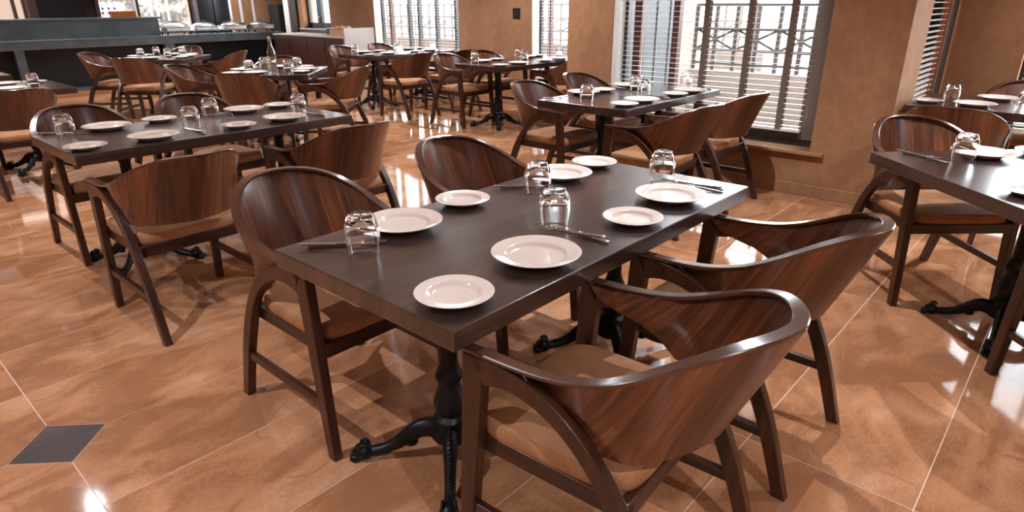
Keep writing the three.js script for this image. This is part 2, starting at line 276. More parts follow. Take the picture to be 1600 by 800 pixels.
{
  const t = thing('balcony_screen', 'dark grey board screen outside left part of the widest window', 'screen', null, [5.3, .02, -2.72]);
  for (let i = 0; i < 9; i++) part('board', rbox(-.62 + i * .14, -.62 + i * .14 + .128, 0, 2.2, -.02 - (i % 2) * .012, .02 - (i % 2) * .012, .004, 'y'), M.greyboard, t);
  part('top_rail', rbox(-.64, .66, 2.2, 2.26, -.04, .03, .004), M.greyboard, t);
}
// ------------------------------------------------------------------ downlights in the ceiling
{
  let src = null;
  const spots = [[-1.6, -1.3], [-3.0, 1.2], [0, -4.9], [.87, -9.06], [3.3, -3.4], [2.4, -.6], [3.0, 2.3], [-.6, 2.2], [5.2, 1.7], [5.4, -4.9], [2.4, -6.6], [-2.2, -5.6], [-2.4, -9.2], [3.6, -9.6], [5.2, -7.4], [5.6, -12.3], [1.6, -12.2]];
  for (const [x, z] of spots) {
    const lab = 'round recessed ceiling downlight with white trim ring';
    if (!src) {
      src = thing('ceiling_downlight', lab, 'ceiling light', 'recessed downlights in the ceiling', [x, H, z]);
      part('trim_ring', new THREE.LatheGeometry([[.026, .0], [.04, -.004], [.044, -.010], [.04, -.013], [.028, -.011], [.026, .0]].map(([a, b]) => new THREE.Vector2(a, b)), 32), M.white, src);
      const l = new THREE.CylinderGeometry(.026, .026, .006, 24); l.translate(0, -.004, 0); part('lens', l, M.lamp, src);
    } else copyOf(src, 'ceiling_downlight', lab, [x, H, z], 0, 'recessed downlights in the ceiling');
    const s = new THREE.SpotLight(0xf6f7ff, LAMP_CD, 0, 1.15, .8, 2); s.position.set(x, H - .03, z); s.target.position.set(x, 0, z); s.castShadow = true; s.shadow.radius = .8; scene.add(s, s.target);
  }
}
// ------------------------------------------------------------------ the dining chair
function rimCurve() {                                 // outer top edge of the back rail, left arm -> back -> right arm
  const a = .282, z0 = .08, zb = .395, yb = .844, yf = .682, za = -.38, pw = 3.0, ne = 1.75, xf = .276, half = [];
  for (let i = 0; i < 24; i++) { const t = i / 24, z = lerp(-.285, z0, t), s = t * t * (3 - 2 * t); half.push([lerp(xf, a, s), z]); }
  for (let i = 0; i <= 60; i++) { const th = i / 60 * Math.PI / 2; half.push([a * Math.cos(th) ** (2 / ne), z0 + (zb - z0) * Math.sin(th) ** (2 / ne)]); }
  const p = half.map(([x, z]) => { const t = clamp((z - za) / (zb - za), 0, 1); return V3(x, yf + (yb - yf) * (t * t * (3 - 2 * t)) ** pw, z); });
  return [...p.map((q) => V3(-q.x, q.y, q.z)), ...p.slice(0, -1).reverse()];
}
function resample(pts, n) { const d = [0]; for (let i = 1; i < pts.length; i++) d.push(d[i - 1] + pts[i].distanceTo(pts[i - 1])); const T = d[d.length - 1], out = []; let k = 0; for (let i = 0; i < n; i++) { const s = T * i / (n - 1); while (k < pts.length - 2 && d[k + 1] < s) k++; out.push(pts[k].clone().lerp(pts[k + 1], clamp((s - d[k]) / (d[k + 1] - d[k] || 1), 0, 1))); } return { pts: out, length: T }; }
function smoothPts(p, it) { for (let k = 0; k < it; k++) { const q = p.map((v) => v.clone()); for (let i = 1; i < p.length - 1; i++) p[i].copy(q[i]).multiplyScalar(.5).addScaledVector(q[i - 1], .25).addScaledVector(q[i + 1], .25); } return p; }
function sweepSection(pts, section, len) {             // section in (inward, up): closed loop, every side its own strip so that edges stay crisp; capped
  const n = pts.length, m = section.length; const fr = pts.map((p, i) => { const t = pts[Math.min(n - 1, i + 1)].clone().sub(pts[Math.max(0, i - 1)]).normalize(); const inw = V3(-t.z, 0, t.x).normalize(); if (inw.dot(V3(-p.x, 0, -.05 - p.z)) < 0) inw.negate(); const up = V3().crossVectors(t, inw).normalize(); if (up.y < 0) up.negate(); return [inw, up]; });
  const at = (i, k) => pts[i].clone().addScaledVector(fr[i][0], section[k % m][0]).addScaledVector(fr[i][1], section[k % m][1]);
  const L = []; let per = 0;
  for (let k = 0; k < m; k++) { const d = Math.hypot(section[(k + 1) % m][0] - section[k][0], section[(k + 1) % m][1] - section[k][1]); const p0 = per; L.push(gridGeo(n, 2, (i, j) => ({ p: at(i, k + j), uv: [p0 + j * d, len * i / (n - 1)] }))); per += d; }
  for (const e of [0, n - 1]) { const c = V3(); for (let k = 0; k < m; k++) c.addScaledVector(at(e, k), 1 / m); L.push(gridGeo(2, m + 1, (i, j) => { const q = e ? m - j : j; return { p: i ? at(e, q) : c, uv: i ? [section[q % m][0], section[q % m][1]] : [0, 0] }; })); }
  return merge(L);
}
function sideShape(pts, x0, x1, bevel = .004) {       // pts (z, y); extruded along X
  const s = new THREE.Shape(pts.map(([z, y]) => new THREE.Vector2(z, y))); const g = new THREE.ExtrudeGeometry(s, { depth: x1 - x0 - 2 * bevel, bevelEnabled: true, bevelThickness: bevel, bevelSize: bevel * .8, bevelOffset: -bevel * .8, bevelSegments: 2, curveSegments: 6 });
  g.rotateY(-Math.PI / 2); g.translate(x1 - bevel, 0, 0); return g;   // shape x -> z, depth -> -x
}
const spline = (p, n) => new THREE.CatmullRomCurve3(p.map(([z, y]) => V3(z, y, 0)), false, 'centripetal').getPoints(n).map((v) => [v.x, v.y]);
function makeChair() {
  const t = new THREE.Group();
  // side frames
  const outer = spline([[-.262, .67], [-.18, .67], [-.11, .66], [-.02, .622], [.07, .548], [.145, .45], [.2, .345], [.25, .22], [.315, 0]], 34), inner = spline([[.275, 0], [.213, .19], [.165, .31], [.115, .42], [.062, .5], [-.02, .572], [-.1, .606], [-.17, .612], [-.222, .6]], 34);
  for (const s of [-1, 1]) {
    const x0 = s < 0 ? -.277 : .243, x1 = s < 0 ? -.243 : .277;
    part('rear_leg', triUV(sideShape([...outer, ...inner], x0, x1), 'y'), M.frame, t);
    part('front_leg', triUV(sideShape([[-.284, .67], [-.225, .67], [-.227, .59], [-.285, 0], [-.322, 0]].reverse(), x0, x1), 'y'), M.frame, t);
    part('side_stretcher', rbox(s * .26 - .011, s * .26 + .011, .188, .22, -.298, .212, .003, 'z'), M.frame, t);
    part('side_rail', rbox(s * .228 - .014, s * .228 + .014, .378, .428, -.285, .158, .004, 'z'), M.frame, t);
  }
  part('front_rail', rbox(-.243, .243, .378, .428, -.3, -.272, .004, 'x'), M.frame, t);
  part('rear_rail', rbox(-.243, .243, .378, .43, .13, .158, .004, 'x'), M.frame, t);
  // cushion: rounded, slightly crowned, wider in front
  {
    const R = 34, C = 44; const y0 = .424, th = .052;
    const rr = (u) => u;
    const f = (i, j) => { const ph = j / (C - 1) * Math.PI * 2, e = 2 / 6; const cs = Math.cos(ph), sn = Math.sin(ph); const k = i / (R - 1); // profile from bottom centre over the edge to top centre
      let rad, y; if (k < .2) { rad = k / .2 * .985; y = y0; } else if (k < .55) { const a = (k - .2) / .35 * Math.PI / 2 * 2 - Math.PI / 2; rad = .985 + .04 * Math.cos(a) - .0; y = y0 + th / 2 + th / 2 * Math.sin(a); } else { const q = (1 - k) / .45; rad = q * .985; y = y0 + th + .014 * (1 - q * q * q); }
      const sx = Math.sign(cs) * Math.abs(cs) ** e, sz = Math.sign(sn) * Math.abs(sn) ** e; const z = -.072 + sz * .222 * rad; const hw = lerp(.247, .236, clamp((z + .3) / .45, 0, 1)); const x = sx * hw * rad * .985; return { p: V3(x, y, z), uv: [x + .3, z + (y - y0) * .8] }; };
    const g = gridGeo(R, C, f); part('seat', g, M.fabric, t); void rr;
  }
  // back shell
  const rim = resample(smoothPts(rimCurve(), 3), 121), P = rim.pts, n = 97, nv = 11;
  // the shell is a sheet between the rail and a lower curve; its front edges run inside the side frames along the arch
  const edgeZ = spline([[-.25, .674], [-.22, .64], [-.16, .614], [-.085, .6], [-.02, .571], [.008, .55], [.036, .526]], 16), edge = [];
  for (let r = 0; r < nv; r++) { const y = lerp(.668, .526, r / (nv - 1)); let k = 0; while (k < edgeZ.length - 2 && edgeZ[k + 1][1] > y) k++; edge.push(lerp(edgeZ[k][0], edgeZ[k + 1][0], clamp((edgeZ[k][1] - y) / (edgeZ[k][1] - edgeZ[k + 1][1]), 0, 1))); }
  const shellTop = resample(P.filter((p) => p.z > -.25).map((p) => V3(p.x, p.y - .009, p.z)), n).pts; const bottomHalf = [];
  for (let i = 0; i <= 90; i++) { const th = i / 90 * Math.PI / 2, x = .321 * Math.cos(th) ** (2 / 1.72), z = -.022 + .281 * Math.sin(th) ** (2 / 1.72); if (x < .236) bottomHalf.push(V3(x, .526, z)); } bottomHalf.unshift(V3(.242, .526, .036), V3(.243, .526, .08));
  const shellBot = resample(smoothPts(resample([...bottomHalf.map((q) => V3(-q.x, q.y, q.z)), ...bottomHalf.slice(0, -1).reverse()], 121).pts, 6), n).pts;
  const base = (i, r) => { const v = r / (nv - 1), p = shellTop[i].clone().lerp(shellBot[i], v); const s = i / (n - 1), e = Math.min(s, 1 - s), w = 1 - smooth(0, .2, e), i0 = s < .5 ? 0 : n - 1; const z0 = lerp(shellTop[i0].z, shellBot[i0].z, v); p.z += w * (edge[r] - z0); const sg = Math.sign(p.x) || 1; const lim = lerp(.2425, .34, smooth(.07, .3, e)); p.x = sg * Math.min(Math.abs(p.x), lim); return p; };
  const rows = []; for (let r = 0; r < nv; r++) { const q = []; for (let i = 0; i < n; i++) q.push(base(i, r)); rows.push(q); }
  const T = .012; const inw = (r, i) => { const a = rows[r]; const tg = a[Math.min(n - 1, i + 1)].clone().sub(a[Math.max(0, i - 1)]); const dn = rows[Math.min(nv - 1, r + 1)][i].clone().sub(rows[Math.max(0, r - 1)][i]); const w = V3().crossVectors(tg, dn).normalize(); if (w.dot(V3(-a[i].x, 0, -.1 - a[i].z)) < 0) w.negate(); return w; };
  const mid = (n - 1) / 2; const arc = rows.map((a) => { const d = [0]; for (let i = 1; i < n; i++) d.push(d[i - 1] + a[i].distanceTo(a[i - 1])); return d.map((x) => x - d[mid]); });
  const surf = (i, r, dep) => rows[r][i].clone().addScaledVector(inw(r, i), dep);
  const og = gridGeo(nv, n, (r, i) => ({ p: surf(i, r, 0), uv: [arc[r][i], .42 * r / (nv - 1)] }));
  const ig = gridGeo(nv, n, (r, i) => ({ p: surf(n - 1 - i, r, T), uv: [arc[r][n - 1 - i] + .13, .42 * r / (nv - 1) + .5] }));
  const eg = gridGeo(2, n, (q, i) => ({ p: surf(i, nv - 1, q * T), uv: [q * T, arc[nv - 1][i]] }));
  const s0 = gridGeo(nv, 2, (r, i) => ({ p: surf(0, r, (1 - i) * T), uv: [i * T, .3 * r / (nv - 1)] })), s1 = gridGeo(nv, 2, (r, i) => ({ p: surf(n - 1, r, i * T), uv: [i * T, .3 * r / (nv - 1)] }));
  part('backrest', merge([og, ig, eg, s0, s1]), M.shell, t);
  // top rail that runs on as the two arms
  const c = .0025, W = .034, hh = .012; const sec = [[0, -c], [c, 0], [W - c, 0], [W, -c], [W, -hh + .003], [W - .003, -hh], [c, -hh], [0, -hh + c]];
  part('top_rail', sweepSection(P, sec, rim.length), M.rail, t);
  return t;
}
const chairProto = makeChair();
const rad = (d) => d * Math.PI / 180;
const chairs = [
  // label, x, z, degrees (0 faces -Z), group
  ['walnut bucket chair nearest the camera, its whole curved back towards us', .341, .242, 3.5],
  ['walnut bucket chair right of the nearest one, beside the foreground table', 1.13, .22, 0],
  ['walnut bucket chair at left corner of foreground table, its side frame in full view', .315, -.985, 180],
  ['walnut bucket chair behind the foreground table, only its round back showing', 1.16, -.985, 180],
  ['walnut bucket chair seen from behind at the left table, left of its twin', .255, -2.22, 0],
  ['walnut bucket chair seen from behind under the right end of the left table', 1.174, -2.26, 0],
  ['walnut bucket chair behind the left end of the left table', .33, -3.57, 180],
  ['walnut bucket chair behind the middle of the left table', 1.04, -3.58, 180],
  ['walnut bucket chair on the left corner of the table by the wide blinds', 3.2, -2.24, 180],
  ['walnut bucket chair half hidden between brown wall and table by the wide blinds', 3.96, -2.3, 180],
  ['left one of two chair backs in front of the wide blinds', 3.0, -1.155, 0],
  ['right one of two chair backs in front of the wide blinds', 3.73, -1.15, 0],
  ['walnut chair at the left corner of the table before the narrow window', 4.86, -5.04, 180],
  ['walnut chair whose back peeks over the table before the narrow window', 5.58, -5.08, 180],
  ['chair back cut off by the brown wall at the narrow-window table', 5.5, -3.93, 0],
  ['walnut chair at the left corner of the table beside the sideboard', 4.98, -7.5, 180],
  ['walnut chair before the pale sideboard panel, only its rim showing', 5.68, -7.5, 180],
  ['walnut chair seen from behind with tan seat at the sideboard table', 4.81, -6.0, 0],
  ['dark chair back farther right along the sideboard table', 5.59, -5.98, 0],
  ['walnut chair back in front of the square table with the bottle', 2.24, -5.3, -48],
  ['walnut chair right of the square bottle table, tan seat towards us', 3.03, -5.02, 42],
  ['walnut chair behind the bottle table, only its rounded top showing', 3.1, -6.42, 132],
  ['walnut chair left of the square bottle table, hollow side showing', 2.2, -6.22, -138],
  ['walnut chair with its back to us at the square table nearest the black counter', 2.25, -8.1, -48],
  ['walnut chair right of the square table nearest the black counter', 3.3, -8.2, 42],
  ['walnut chair against the black counter behind the farthest square table', 3.27, -9.4, 132],
  ['walnut chair left of the square table nearest the black counter', 2.2, -9.05, -138],
  ['walnut chair behind the far corner of the square right-edge table', 3.006, .419, 132],
  ['chair cut by the right photo edge, one leg showing by the table foot', 2.115, 1.296, -48],
  ['dark chair back in front of the small alcove table', 4.14, .32, -90],
  ['walnut chair behind the small alcove table, at the photo edge', 5.4, .55, 90],
  ['chair back cut by the left photo edge, tan seat below', .36, -5.53, 0],
  ['dark red chair rim behind the table at the left photo edge', .1, -6.95, 180],
];
chairs.forEach(([label, x, z, d], i) => {
  const c = i ? copyOf(chairProto, 'dining_chair', label, [x, 0, z], rad(d)) : (chairProto.name = numbered('dining_chair'), chairProto.position.set(x, 0, z), chairProto.rotation.y = rad(d), scene.add(chairProto), chairProto);
  tag(c, label, 'chair');
});
// ------------------------------------------------------------------ tables
const V2 = (l) => l.map(([a, b]) => new THREE.Vector2(a, b));
function pedestalGeo() {
  const prof = V2([[.001, .695], [.13, .695], [.13, .685], [.045, .672], [.034, .655], [.03, .63], [.034, .62], [.034, .61], [.029, .6], [.028, .45], [.03, .37], [.036, .345], [.045, .325], [.046, .315], [.036, .3], [.034, .285], [.04, .265], [.05, .235], [.053, .215], [.05, .195], [.042, .182], [.042, .175], [.056, .165], [.06, .155], [.052, .145], [.056, .13], [.066, .11], [.068, .095], [.06, .08], [.045, .07], [.001, .065]]).reverse();
  const g = new THREE.LatheGeometry(prof, 32); // flutes and leaf relief
  const P = g.attributes.position; for (let i = 0; i < P.count; i++) { const x = P.getX(i), y = P.getY(i), z = P.getZ(i), a = Math.atan2(z, x); let k = 1; if (y < .3 && y > .18) k += .06 * Math.cos(a * 8); if (y < .15 && y > .075) k += .035 * Math.cos(a * 16); if (y > .38 && y < .6) k += .05 * Math.cos(a * 8); P.setX(i, x * k); P.setZ(i, z * k); } g.computeVertexNormals(); return g;
}
function pedestalLegGeo() {                           // one scrolled leg, running along +X
  const path = new THREE.CatmullRomCurve3([V3(.035, .115, 0), V3(.075, .128, 0), V3(.115, .122, 0), V3(.155, .095, 0), V3(.2, .062, 0), V3(.245, .042, 0), V3(.285, .034, 0), V3(.31, .034, 0)]);
  const n = 40, m = 14; const g1 = gridGeo(n, m + 1, (i, j) => { const s = i / (n - 1), c = path.getPointAt(s), t = path.getTangentAt(s), nn = V3(-t.y, t.x, 0), a = j / m * Math.PI * 2; const w = lerp(.03, .019, smooth(0, .7, s)), h = lerp(.042, .021, smooth(0, .8, s)); const k = Math.abs(Math.cos(a)) ; const p = c.clone().addScaledVector(nn, Math.sin(a) * h * (1 - .12 * k)).addScaledVector(V3(0, 0, 1), Math.cos(a) * w); return { p, uv: [a * .02, s * .3] }; });
  const parts = [g1];
  const beads = 22; for (let i = 0; i < beads; i++) { const s = .06 + .8 * i / (beads - 1), c = path.getPointAt(s), t = path.getTangentAt(s), nn = V3(-t.y, t.x, 0); const h = lerp(.042, .021, smooth(0, .8, s)); const b = new THREE.SphereGeometry(.0075, 7, 5); b.scale(.55, .7, 1.5); b.rotateY(.5); b.rotateZ(Math.atan2(t.y, t.x)); const p = c.clone().addScaledVector(nn, h * .97); b.translate(p.x, p.y, p.z); parts.push(b); }
  // paw with three toes and a curl on top
  const paw = new THREE.SphereGeometry(.034, 16, 12); paw.scale(1.1, 1, .95); paw.translate(.322, .034, 0); parts.push(paw);
  for (const z of [-.02, 0, .02]) { const e = new THREE.SphereGeometry(.014, 10, 8); e.scale(1.5, 1.1, .75); e.translate(.35, .016, z); parts.push(e); }
  for (const z of [-.02, .02]) { const e = new THREE.TorusGeometry(.013, .0065, 7, 14); e.translate(.318, .058, z); parts.push(e); }
  const boss = new THREE.SphereGeometry(.024, 12, 9); boss.scale(1.2, .8, .8); boss.translate(.15, .07, 0); parts.push(boss);
  return merge(parts);
}
const pedGeo = pedestalGeo(), pedLeg = pedestalLegGeo();
function pedestal(parent, x, z, ls = .93) { const p = part('pedestal', pedGeo, M.iron, parent); p.position.set(x, 0, z); for (let k = 0; k < 4; k++) { const l = part('leg', pedLeg, M.iron, p); l.rotation.y = Math.PI / 4 + k * Math.PI / 2; l.scale.setScalar(ls); } return p; }
function makeTable(w, d, peds, ls) {                      // centred, its top at .75
  const t = new THREE.Group(); part('tabletop', rbox(-w / 2, w / 2, .695, .75, -d / 2, d / 2, .004, 'x', 2), M.table, t);
  for (const [x, z] of peds) pedestal(t, x, z, ls); return t;
}
const TL = 1.618, TW = .789;
const longTable = makeTable(TL, TW, [[-.48, 0], [.48, 0]]), squareTable = makeTable(.96, .96, [[0, 0]], .85), smallTable = makeTable(.84, .94, [[0, 0]]);
const blindTable = makeTable(1.455, TW, [[-.42, 0], [.42, 0]]);
const usedProto = new Set();
function putTable(src, label, x, z, deg = 0) { const o = usedProto.has(src) ? copyOf(src, 'dining_table', label, [x, 0, z], rad(deg)) : (usedProto.add(src), src.name = numbered('dining_table'), src.position.set(x, 0, z), src.rotation.y = rad(deg), scene.add(src), src); return tag(o, label, 'table'); }
putTable(longTable, 'long dark wood table in the foreground with two black iron pedestals', TL / 2, -TW / 2);
putTable(longTable, 'long dark wood table at left behind the nearest chairs', TL / 2 + .01, -2.71 - TW / 2);
putTable(blindTable, 'long dark table by the wide blinds, bright glare on its end', 2.95 + 1.455 / 2, -1.42 - TW / 2);
putTable(longTable, 'long dark table before the narrow window, cut by the brown wall', 4.68 + TL / 2, -4.13 - TW / 2 - .03);
putTable(longTable, 'long dark table in the far background, beside the pale sideboard panel', 4.7 + TL / 2, -6.65 - TW / 2 - .02);
putTable(longTable, 'long dark table cut by the left photo edge', .93 - TL / 2, -5.93 - TW / 2);
putTable(longTable, 'table at the far left, only one pale corner in the photo', .82 - TL / 2, -7.7 - TW / 2);
putTable(squareTable, 'square dark table at the right photo edge with glare on top', 2.62, .87, 45);
putTable(squareTable, 'square dark table carrying the tall glass bottle', 2.83, -5.88, 45);
putTable(squareTable, 'square dark table nearest the black counter', 2.83, -8.92, 45);
putTable(smallTable, 'small dark table in the right alcove', 4.46 + .42, -.05 + .47);

// ------------------------------------------------------------------ tableware
function makePlate(R, flat, h) {
  const p = V2([[.0005, .006], [flat * .9, .006], [flat, .0075], [flat + .006, .0125], [flat + .009, .0175], [flat + .014, .0195], [R - .006, h - .001], [R - .002, h], [R, h - .0012], [R - .002, h - .003], [flat + .014, .0115], [flat + .004, .004], [flat - .004, .0005], [flat - .012, 0], [flat - .015, .002], [.0005, .003]]).reverse();
  return new THREE.LatheGeometry(p, 56);
}
const plateGeo = makePlate(.131, .08, .027), sideGeo = makePlate(.1015, .06, .023);
const glassGeo = new THREE.LatheGeometry(V2([[.0365, .0006], [.0374, 0], [.0385, .0008], [.0432, .018], [.0465, .038], [.0464, .052], [.0432, .067], [.0372, .079], [.0312, .0865], [.029, .088], [.0005, .0865], [.0005, .0725], [.024, .0705], [.034, .064], [.0412, .052], [.0425, .038], [.0402, .018], [.0365, .0006]]), 48).scale(1.1, 1.48, 1.1);
const knifeGeo = (() => { const blade = new THREE.Shape(); blade.moveTo(.005, -.004); blade.quadraticCurveTo(.07, -.013, .105, -.008); blade.quadraticCurveTo(.118, .004, .1, .0065); blade.lineTo(.005, .006); blade.closePath(); const b = new THREE.ExtrudeGeometry(blade, { depth: .0012, bevelEnabled: true, bevelSize: .0005, bevelThickness: .0004, bevelSegments: 1 }); b.rotateX(-Math.PI / 2); b.translate(0, .0035, 0);
  const h = new RoundedBoxGeometry(.1, .0065, .0105, 2, .003); h.translate(-.047, .0042, .001); const bo = new THREE.SphereGeometry(.0065, 10, 8); bo.scale(1.2, .65, 1); bo.translate(.004, .0042, .001); const en = new THREE.SphereGeometry(.006, 10, 8); en.scale(1, .65, 1.1); en.translate(-.097, .0042, .001); return merge([b, h, bo, en]); })();
const forkGeo = (() => { const L = []; const h = new RoundedBoxGeometry(.098, .004, .009, 2, .0019); h.translate(-.052, .0032, 0); L.push(h); const en = new THREE.SphereGeometry(.0065, 10, 8); en.scale(1.5, .35, 1); en.translate(-.1, .0032, 0); L.push(en); const nk = new THREE.CylinderGeometry(.0022, .003, .05, 8); nk.rotateZ(Math.PI / 2); nk.translate(.016, .0042, 0); L.push(nk);
  const sh = new THREE.SphereGeometry(.0125, 14, 8); sh.scale(1.35, .22, 1); sh.translate(.052, .0072, 0); L.push(sh); for (let i = 0; i < 4; i++) { const z = (i - 1.5) * .0058; const c = new THREE.TubeGeometry(new THREE.QuadraticBezierCurve3(V3(.056, .0072, z * .95), V3(.08, .004, z), V3(.1, .0095, z)), 6, .0013, 5); L.push(c); } return merge(L); })();
knifeGeo.scale(1.12, 1.5, 1.35); forkGeo.scale(1.12, 1.5, 1.35);
const protos = {};
function item(kind, geo, mat, label, cat, x, y, z, turn = 0) {
  if (!protos[kind]) { const m = new THREE.Mesh(geo, mat); m.name = numbered(kind); m.castShadow = m.receiveShadow = true; m.position.set(x, y, z); m.rotation.y = turn; scene.add(m); protos[kind] = m; return tag(m, label, cat); }
  const c = copyOf(protos[kind], kind, label, [x, y, z], turn); return tag(c, label, cat);
}
const TY = .7503;
// one place setting; local frame: +s along the diner's right, +f away from the diner; origin at the table edge before the seat
function setting(table, seat, ox, oz, deg, o = {}) {
  const a = rad(deg), rx = Math.cos(a), rz = -Math.sin(a), fx = -Math.sin(a), fz = -Math.cos(a);   // diner faces -Z when deg = 0
  const at = (s, f) => [ox + rx * s + fx * f, oz + rz * s + fz * f];
  const put = (kind, geo, mat, what, cat, sf, turn = 0) => { const [x, z] = at(...sf); return item(kind, geo, mat, `${what} at the ${seat} of ${table}`, cat, x, TY, z, a + turn); };
  const d = o.dinner ?? [0, .142], s = o.side ?? [-.33, .126], g = o.glass ?? [.265, .292];
  put('dinner_plate', plateGeo, M.china, 'large cream plate', 'plate', d); if (s !== 0) put('side_plate', sideGeo, M.china, 'small cream plate', 'plate', s); if (g !== 0) put('tumbler', glassGeo, M.glass, 'upturned clear tumbler', 'glass', g);
  if (o.cutlery) { const [k, f] = o.cutlery; put('table_knife', knifeGeo, M.steel, 'steel knife', 'knife', [k[0], k[1]], k[2]); put('table_fork', forkGeo, M.steel, 'steel fork', 'fork', [f[0], f[1]], f[2]).position.y += .0095; }
}
const CUT = [[.245, .165, Math.PI / 2 - .1], [.215, .19, Math.PI / 2 + .32]];
const seats4 = (name, x0, zn, zf, o = {}) => {
  setting(name, 'near left seat', x0 + .462, zn, 0, { dinner: [0, .143], side: [-.339, .126], glass: [.269, .289], ...(o.nl ?? {}) });
  setting(name, 'near right seat', x0 + 1.254, zn, 0, { dinner: [0, .15], side: [-.322, .113], glass: [.19, .295], ...(o.nr ?? {}) });
  setting(name, 'far left seat', x0 + .392, zf, 180, { dinner: [0, .132], side: [-.315, .089], glass: [.24, .246], ...(o.fl ?? {}) });
  setting(name, 'far right seat', x0 + 1.244, zf, 180, { dinner: [0, .131], side: [-.263, .117], glass: [.271, .227], ...(o.fr ?? {}) });
};
const all = { nl: { cutlery: CUT }, nr: { cutlery: [[.235, .16, Math.PI / 2 - .08], [.2, .17, Math.PI / 2 + .28]] }, fl: { cutlery: [[.225, .135, Math.PI / 2 + .9], [.255, .14, Math.PI / 2 + .75]] }, fr: { cutlery: [[.215, .135, Math.PI / 2 + .85], [.25, .14, Math.PI / 2 + .7]] } };
seats4('the foreground table', 0, 0, -TW, all);
seats4('the long left table', -.02, -2.725, -3.52, all);
seats4('the table by the wide blinds', 2.92, -1.41, -2.235, { nl: { ...all.nl, dinner: [-.02, .139], side: [-.27, .128], glass: [.29, .31] }, nr: { ...all.nr, dinner: [-.1, .12], side: [-.355, .115], glass: [.1, .26], cutlery: [[.11, .14, Math.PI / 2 - .08], [.085, .15, Math.PI / 2 + .2]] }, fl: { ...all.fl, dinner: [-.12, .11], side: [-.36, .135], glass: [.232, .39] }, fr: { side: [-.13, .13], dinner: [.11, .13], glass: [.33, .345], cutlery: [[.3, .12, Math.PI / 2 + .3], [.335, .13, Math.PI / 2 + .2]] } });
seats4('the narrow-window table', 4.66, -4.16, -4.98, {});
seats4('the table beside the sideboard', 4.68, -6.68, -7.45, {});
setting('the left-edge table', 'right end near side', .42, -5.95, 0, { dinner: [.05, .14], side: 0, glass: [.23, .15] });
setting('the left-edge table', 'right end far side', .5, -6.72, 180, { dinner: [-.03, .15], side: [-.26, .16], glass: 0 });
const square = (name, cx, cz, o = {}) => { const h = .48; for (const [seat, deg] of [['camera side', -45], ['right side', 45], ['far side', 135], ['left side', 225]]) { if (o[seat] === 0) continue; const a = rad(deg); setting(name, seat, cx + Math.sin(a) * h, cz + Math.cos(a) * h, deg, { side: [-.25, .13], glass: [.17, .27], ...(o[seat] ?? {}) }); } };
square('the square bottle table', 2.83, -5.88, { 'camera side': { dinner: [-.1, .135], side: [-.335, .13], glass: [.2, .31] } });
square('the square counter-side table', 2.83, -8.92);
square('the right-edge square table', 2.62, .87, { 'far side': { dinner: [.02, .135], side: [-.27, .13], glass: [.19, .235], cutlery: [[.31, .15, Math.PI / 2 + .3], [.34, .14, Math.PI / 2 + .2]] }, 'left side': 0, 'camera side': { side: [-.315, .188], glass: [.2, .2] } });
setting('the alcove table', 'near seat', 4.46, .3, -90, { dinner: [.03, .19], side: [-.255, .19], glass: [-.13, .29] });
setting('the alcove table', 'far seat', 5.3, .5, 90, { dinner: [.09, .2], side: 0, glass: [-.11, .62] });
{
  const b = thing('water_bottle', 'tall clear glass bottle with clip stopper on the square table', 'bottle', null, [2.7, TY, -5.66]);
  part('bottle_body', new THREE.LatheGeometry(V2([[.0005, 0], [.033, 0], [.036, .003], [.036, .15], [.034, .175], [.024, .205], [.0155, .235], [.014, .27], [.0155, .275], [.0155, .285], [.012, .285], [.0115, .24], [.021, .203], [.031, .173], [.033, .15], [.033, .008], [.0005, .008]]), 32), M.glass, b);
  part('stopper', new THREE.LatheGeometry(V2([[.0005, .302], [.008, .301], [.0115, .296], [.011, .288], [.0125, .2865], [.0005, .284]].reverse()), 20), M.white, b);
  b.scale.setScalar(1.22);
  const cl = new THREE.TorusGeometry(.0165, .0013, 6, 24); cl.rotateX(Math.PI / 2); cl.translate(0, .262, 0); const c2 = new THREE.TorusGeometry(.016, .0012, 6, 16, Math.PI); c2.translate(0, .285, 0); part('wire_clip', merge([cl, c2]), M.steel, b);
}
{
  const n = thing('napkin', 'folded dark blue napkin on the narrow-window table by the wall', 'napkin', null, [5.78, TY, -4.22]);
  part('fold', rbox(-.09, .09, 0, .006, -.045, .045, .0025), std({ color: 0x2c3c66, roughness: .9 }), n); part('fold', rbox(-.088, .085, .0062, .011, -.043, .04, .0025), std({ color: 0x33446f, roughness: .9 }), n);
}
// ------------------------------------------------------------------ buffet counter and what is behind it
{
  const c = thing('buffet_counter', 'long black granite buffet counter with deep recesses along the back', 'counter', null, [2.4, .08, -12]);
  part('countertop', rbox(-4.2, 4.05, .8, .82, -.66, .01, .003), M.granite, c); part('apron', rbox(-4.2, 4.05, .68, .8, -.08, 0, .003), M.granite, c);
  for (const [a, b] of [[-3.0, -2.87], [-.63, -.5], [1.66, 1.83], [3.88, 4.05]]) part('post', rbox(a, b, 0, .68, -.12, 0, .003, 'y'), M.granite, c);
  part('back_panel', rbox(-4.2, 4.05, 0, .68, -.64, -.26, .002), M.graniteDark, c); part('plinth', rbox(-4.2, 4.05, 0, .035, -.26, -.02, .002), M.granite, c);
  part('ledge_panel', rbox(-4.2, 1.75, .82, 1.11, -.62, -.32, .002), M.granite, c); part('ledge_top', rbox(-4.2, 1.8, 1.11, 1.145, -.66, -.27, .004), M.granite, c);
  struct('trim_7', rbox(-1.8, 6.45, 0, .08, -12.66, -11.93, .004), tileMats[1]);
}
